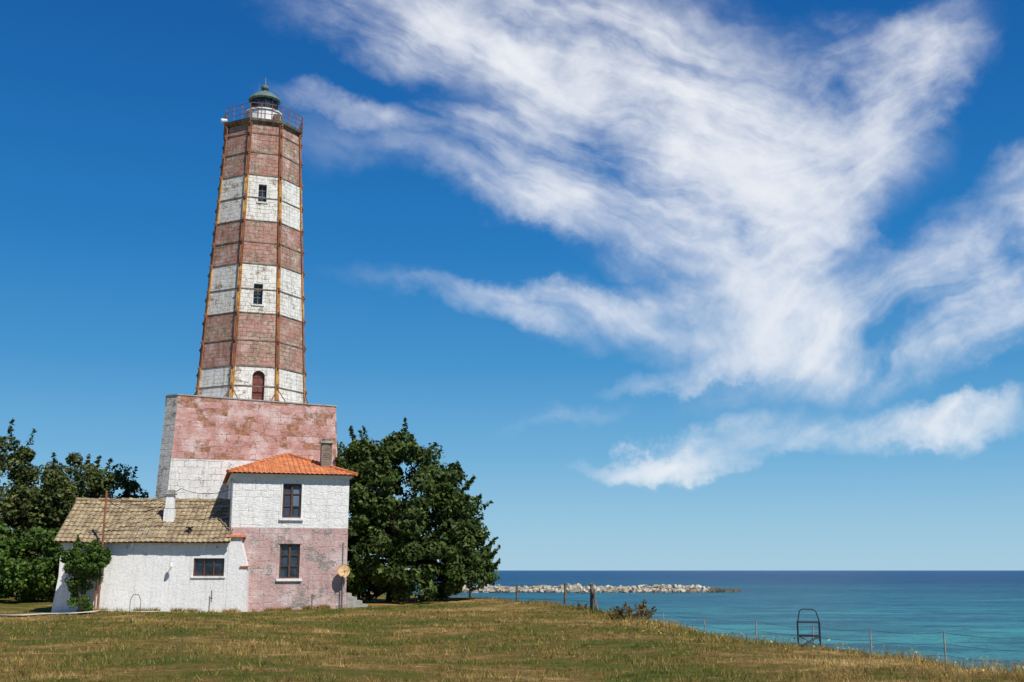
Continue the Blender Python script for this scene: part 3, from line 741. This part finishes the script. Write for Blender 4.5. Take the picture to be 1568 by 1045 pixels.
tree('shrub_thicket',(-29.5,67,0),[(-3,0,2.6,3.0,2.0,2.5),(1,0,1.9,2.8,2,2.0),(3.2,.3,1.6,1.6,1.6,1.8),(-.6,-.8,1.2,3.5,1.6,1.3)],170,160,.62,.24,27,M['ivy'],th=.9,r0=.1,roots=((-3,0),(1,0)),shoots=50)
tree('leafy_tree',(-44,80,0),[(0,0,6,4,3,4),(3,0,4,3,3,3.4)],110,150,.9,.32,29,M['leaf2'],th=3,shoots=30)
tree('ivy_bush',(-20.35,54.0,float(height(-20.35,54))),[(-.05,0,2.55,.95,.8,.72),(.1,0,2.2,1.0,.8,.6),(-.15,0,1.3,.42,.4,.9),(-.1,0,.5,.4,.4,.6)],110,150,.27,.13,31,M['ivy'],th=1.9,r0=.1,shoots=30)
tree('dry_shrub',(4.6,43,-.2),[(0,0,.28,.7,.45,.35),(-.5,.2,.15,.4,.4,.22)],50,55,.14,.07,33,M['dry'],th=.15,r0=.02,shoots=30)
tree('dry_shrub',(3.0,49,-.25),[(0,0,.15,.4,.35,.25)],24,40,.12,.06,35,M['dry'],th=.15,r0=.02,shoots=16)

# ------------------------------------------------------------------ light
SE,AZ=rad(52),math.atan2(.66,-.75)
Sd=Vector((math.cos(SE)*math.sin(AZ),math.cos(SE)*math.cos(AZ),math.sin(SE)))
ld=bpy.data.lights.new('sun','SUN'); ld.energy=5.0; ld.angle=rad(.53); ld.color=(1,.955,.885)
lo_=bpy.data.objects.new('sun',ld); COL.objects.link(lo_); lo_.rotation_euler=Sd.to_track_quat('Z','Y').to_euler(); lo_.location=(30,-30,60)

w=bpy.data.worlds.new('World'); scene.world=w; w.use_nodes=True; w.node_tree.nodes.clear()
try:
    w.cycles.sampling_method='MANUAL'; w.cycles.sample_map_resolution=256
except Exception: pass
nt=NT(w.node_tree)
sky=nt.node('ShaderNodeTexSky',{'sky_type':'NISHITA','sun_disc':False,'sun_elevation':SE,'sun_rotation':AZ,'altitude':0,'air_density':1.0,'dust_density':.4,'ozone_density':3.0})
dirv=nt.n.new('ShaderNodeTexCoord').outputs['Generated']
sp=nt.node('ShaderNodeSeparateXYZ',None,i0=dirv)
rp_=nt.node('ShaderNodeValToRGB',None,Fac=sp.outputs[2]); e=rp_.color_ramp.elements
e[0].position=0.; e[0].color=(.38,.61,.77,1)
e[1].position=1.; e[1].color=(.001,.045,.20,1)
for p_,c_ in ((.04,(.29,.55,.75,1)),(.10,(.145,.42,.70,1)),(.18,(.045,.285,.61,1)),(.28,(.008,.19,.53,1)),(.40,(.001,.128,.43,1)),(.52,(.0,.088,.345,1))):
    q=e.new(p_); q.color=c_
gr_=nt.node('ShaderNodeVectorMath',{'operation':'SCALE'},i0=rp_.outputs[0],Scale=10.).outputs[0]
skyc=nt.mix(.9,sky.outputs[0],gr_)
yv=nt.math('MAXIMUM',sp.outputs[1],.05)
uv=nt.node('ShaderNodeCombineXYZ',None,X=nt.math('DIVIDE',sp.outputs[0],yv),Y=nt.math('DIVIDE',sp.outputs[2],yv),Z=0.).outputs[0]
def warp(src,scale,det,amp,rough=.55):
    wn=nt.noise(uv,scale,det,rough,out=1)
    wv=nt.node('ShaderNodeVectorMath',{'operation':'SUBTRACT'},i0=wn,i1=(.5,.5,.5)).outputs[0]
    wv=nt.node('ShaderNodeVectorMath',{'operation':'SCALE'},i0=wv,Scale=amp).outputs[0]
    return nt.node('ShaderNodeVectorMath',{'operation':'ADD'},i0=src,i1=wv).outputs[0]
wuv=warp(uv,6,6,.12,.62)     # ragged cloud outlines
fuv=warp(uv,3.2,5,.20,.55)   # gently curving, feathered fibres
g1=[(-.105,.5275,.127,.032,-20,.75),(.01,.5065,.165,.052,-20,.8),(.112,.5065,.165,.068,-25,1.),(.133,.4388,.152,.050,-30,.9),(-.059,.4188,.138,.011,-14,.6),
 (.072,.3726,.144,.036,-15,.85),(.047,.34,.10,.020,-12,.75),(.158,.3465,.143,.054,-25,1.),(.212,.3015,.094,.040,-35,.95),(.248,.4255,.126,.064,-10,.9),
 (.04,.2418,.104,.014,-8,.8),(.142,.2169,.11,.025,-12,1.),(-.115,.4024,.12,.024,-8,.25),(-.1,.2668,.08,.010,-4,.24),(.317,.3145,.05,.012,-30,.7)]
g2=[(.344,.4455,.126,.036,42,.85),(.277,.386,.138,.050,50,1.),(.389,.459,.076,.028,35,.7),(.256,.327,.094,.045,65,.85),(.251,.2387,.098,.035,25,.95),
 (.328,.2138,.14,.038,15,1.),(.422,.2573,.13,.032,24,.95),(.303,.1834,.073,.020,8,.7),(.188,.168,.078,.008,8,.8),(.390,.1351,.10,.011,6,.95),
 (.267,.1174,.150,.014,7,.95),(.162,.0998,.080,.008,2,.85),(.039,.132,.06,.006,4,.22),(.52,.30,.15,.05,25,.8),(.62,.36,.2,.05,25,.6)]
def group(gl):
    tot=None
    for (cx,cy,a,b,an,wt) in gl:
        mp=nt.mapping(wuv,(cx,cy,0),(0,0,rad(an)),(a*1.5,b*1.9,1),'TEXTURE')
        gr=nt.node('ShaderNodeTexGradient',{'gradient_type':'SPHERICAL'},Vector=mp).outputs[1]
        v=nt.math('MULTIPLY',gr,wt)
        tot=v if tot is None else nt.math('ADD',tot,v)
    return tot
soft=nt.noise(uv,8,7,.6)
def fib(rot,seed):
    rr_=nt.mapping(fuv,(seed,seed*.6,0),(0,0,rad(-rot)))
    a=nt.noise(nt.mapping(rr_,sc=(3.6,10,1)),1,6,.58,.15)
    b=nt.noise(nt.mapping(rr_,sc=(11,55,1)),1,3,.55,0)
    return nt.math('ADD',nt.math('ADD',nt.math('MULTIPLY',a,.54),nt.math('MULTIPLY',b,.12)),nt.math('MULTIPLY',soft,.34))
def dens(gl,rot,seed):
    mk=group(gl); f=fib(rot,seed)
    mk=nt.math('DIVIDE',mk,nt.math('ADD',.46,nt.math('MULTIPLY',mk,.66)))
    q=nt.math('MULTIPLY',mk,nt.ramp(f,.36,.62,.12,1.2,False))
    return nt.ramp(q,.03,1.18)
d1=dens(g1,-24,1.3); d2=dens(g2,30,4.1)
al=nt.math('SUBTRACT',nt.math('ADD',d1,d2),nt.math('MULTIPLY',d1,d2),clamp=True)
al=nt.math('MULTIPLY',al,nt.ramp(sp.outputs[1],.1,.3))
al=nt.math('MULTIPLY',al,.95)
cc=nt.node('ShaderNodeVectorMath',{'operation':'SCALE'},i0=(.86,.885,.93),Scale=10.).outputs[0]
fin=nt.mix(al,skyc,cc)
bg=nt.node('ShaderNodeBackground',None,Color=fin,Strength=.1)
wo=nt.n.new('ShaderNodeOutputWorld'); nt.l.new(bg.outputs[0],wo.inputs[0])

# ------------------------------------------------------------------ camera
cd=bpy.data.cameras.new('camera'); cd.sensor_width=36; cd.lens=39.03; cd.clip_end=200000; cd.clip_start=.1
cam=bpy.data.objects.new('camera',cd); COL.objects.link(cam); cam.location=(0,0,1.7); cam.rotation_euler=(rad(90+11.67),0,0)
scene.camera=cam
scene.view_settings.view_transform='Standard'; scene.view_settings.look='None'; scene.view_settings.exposure=0
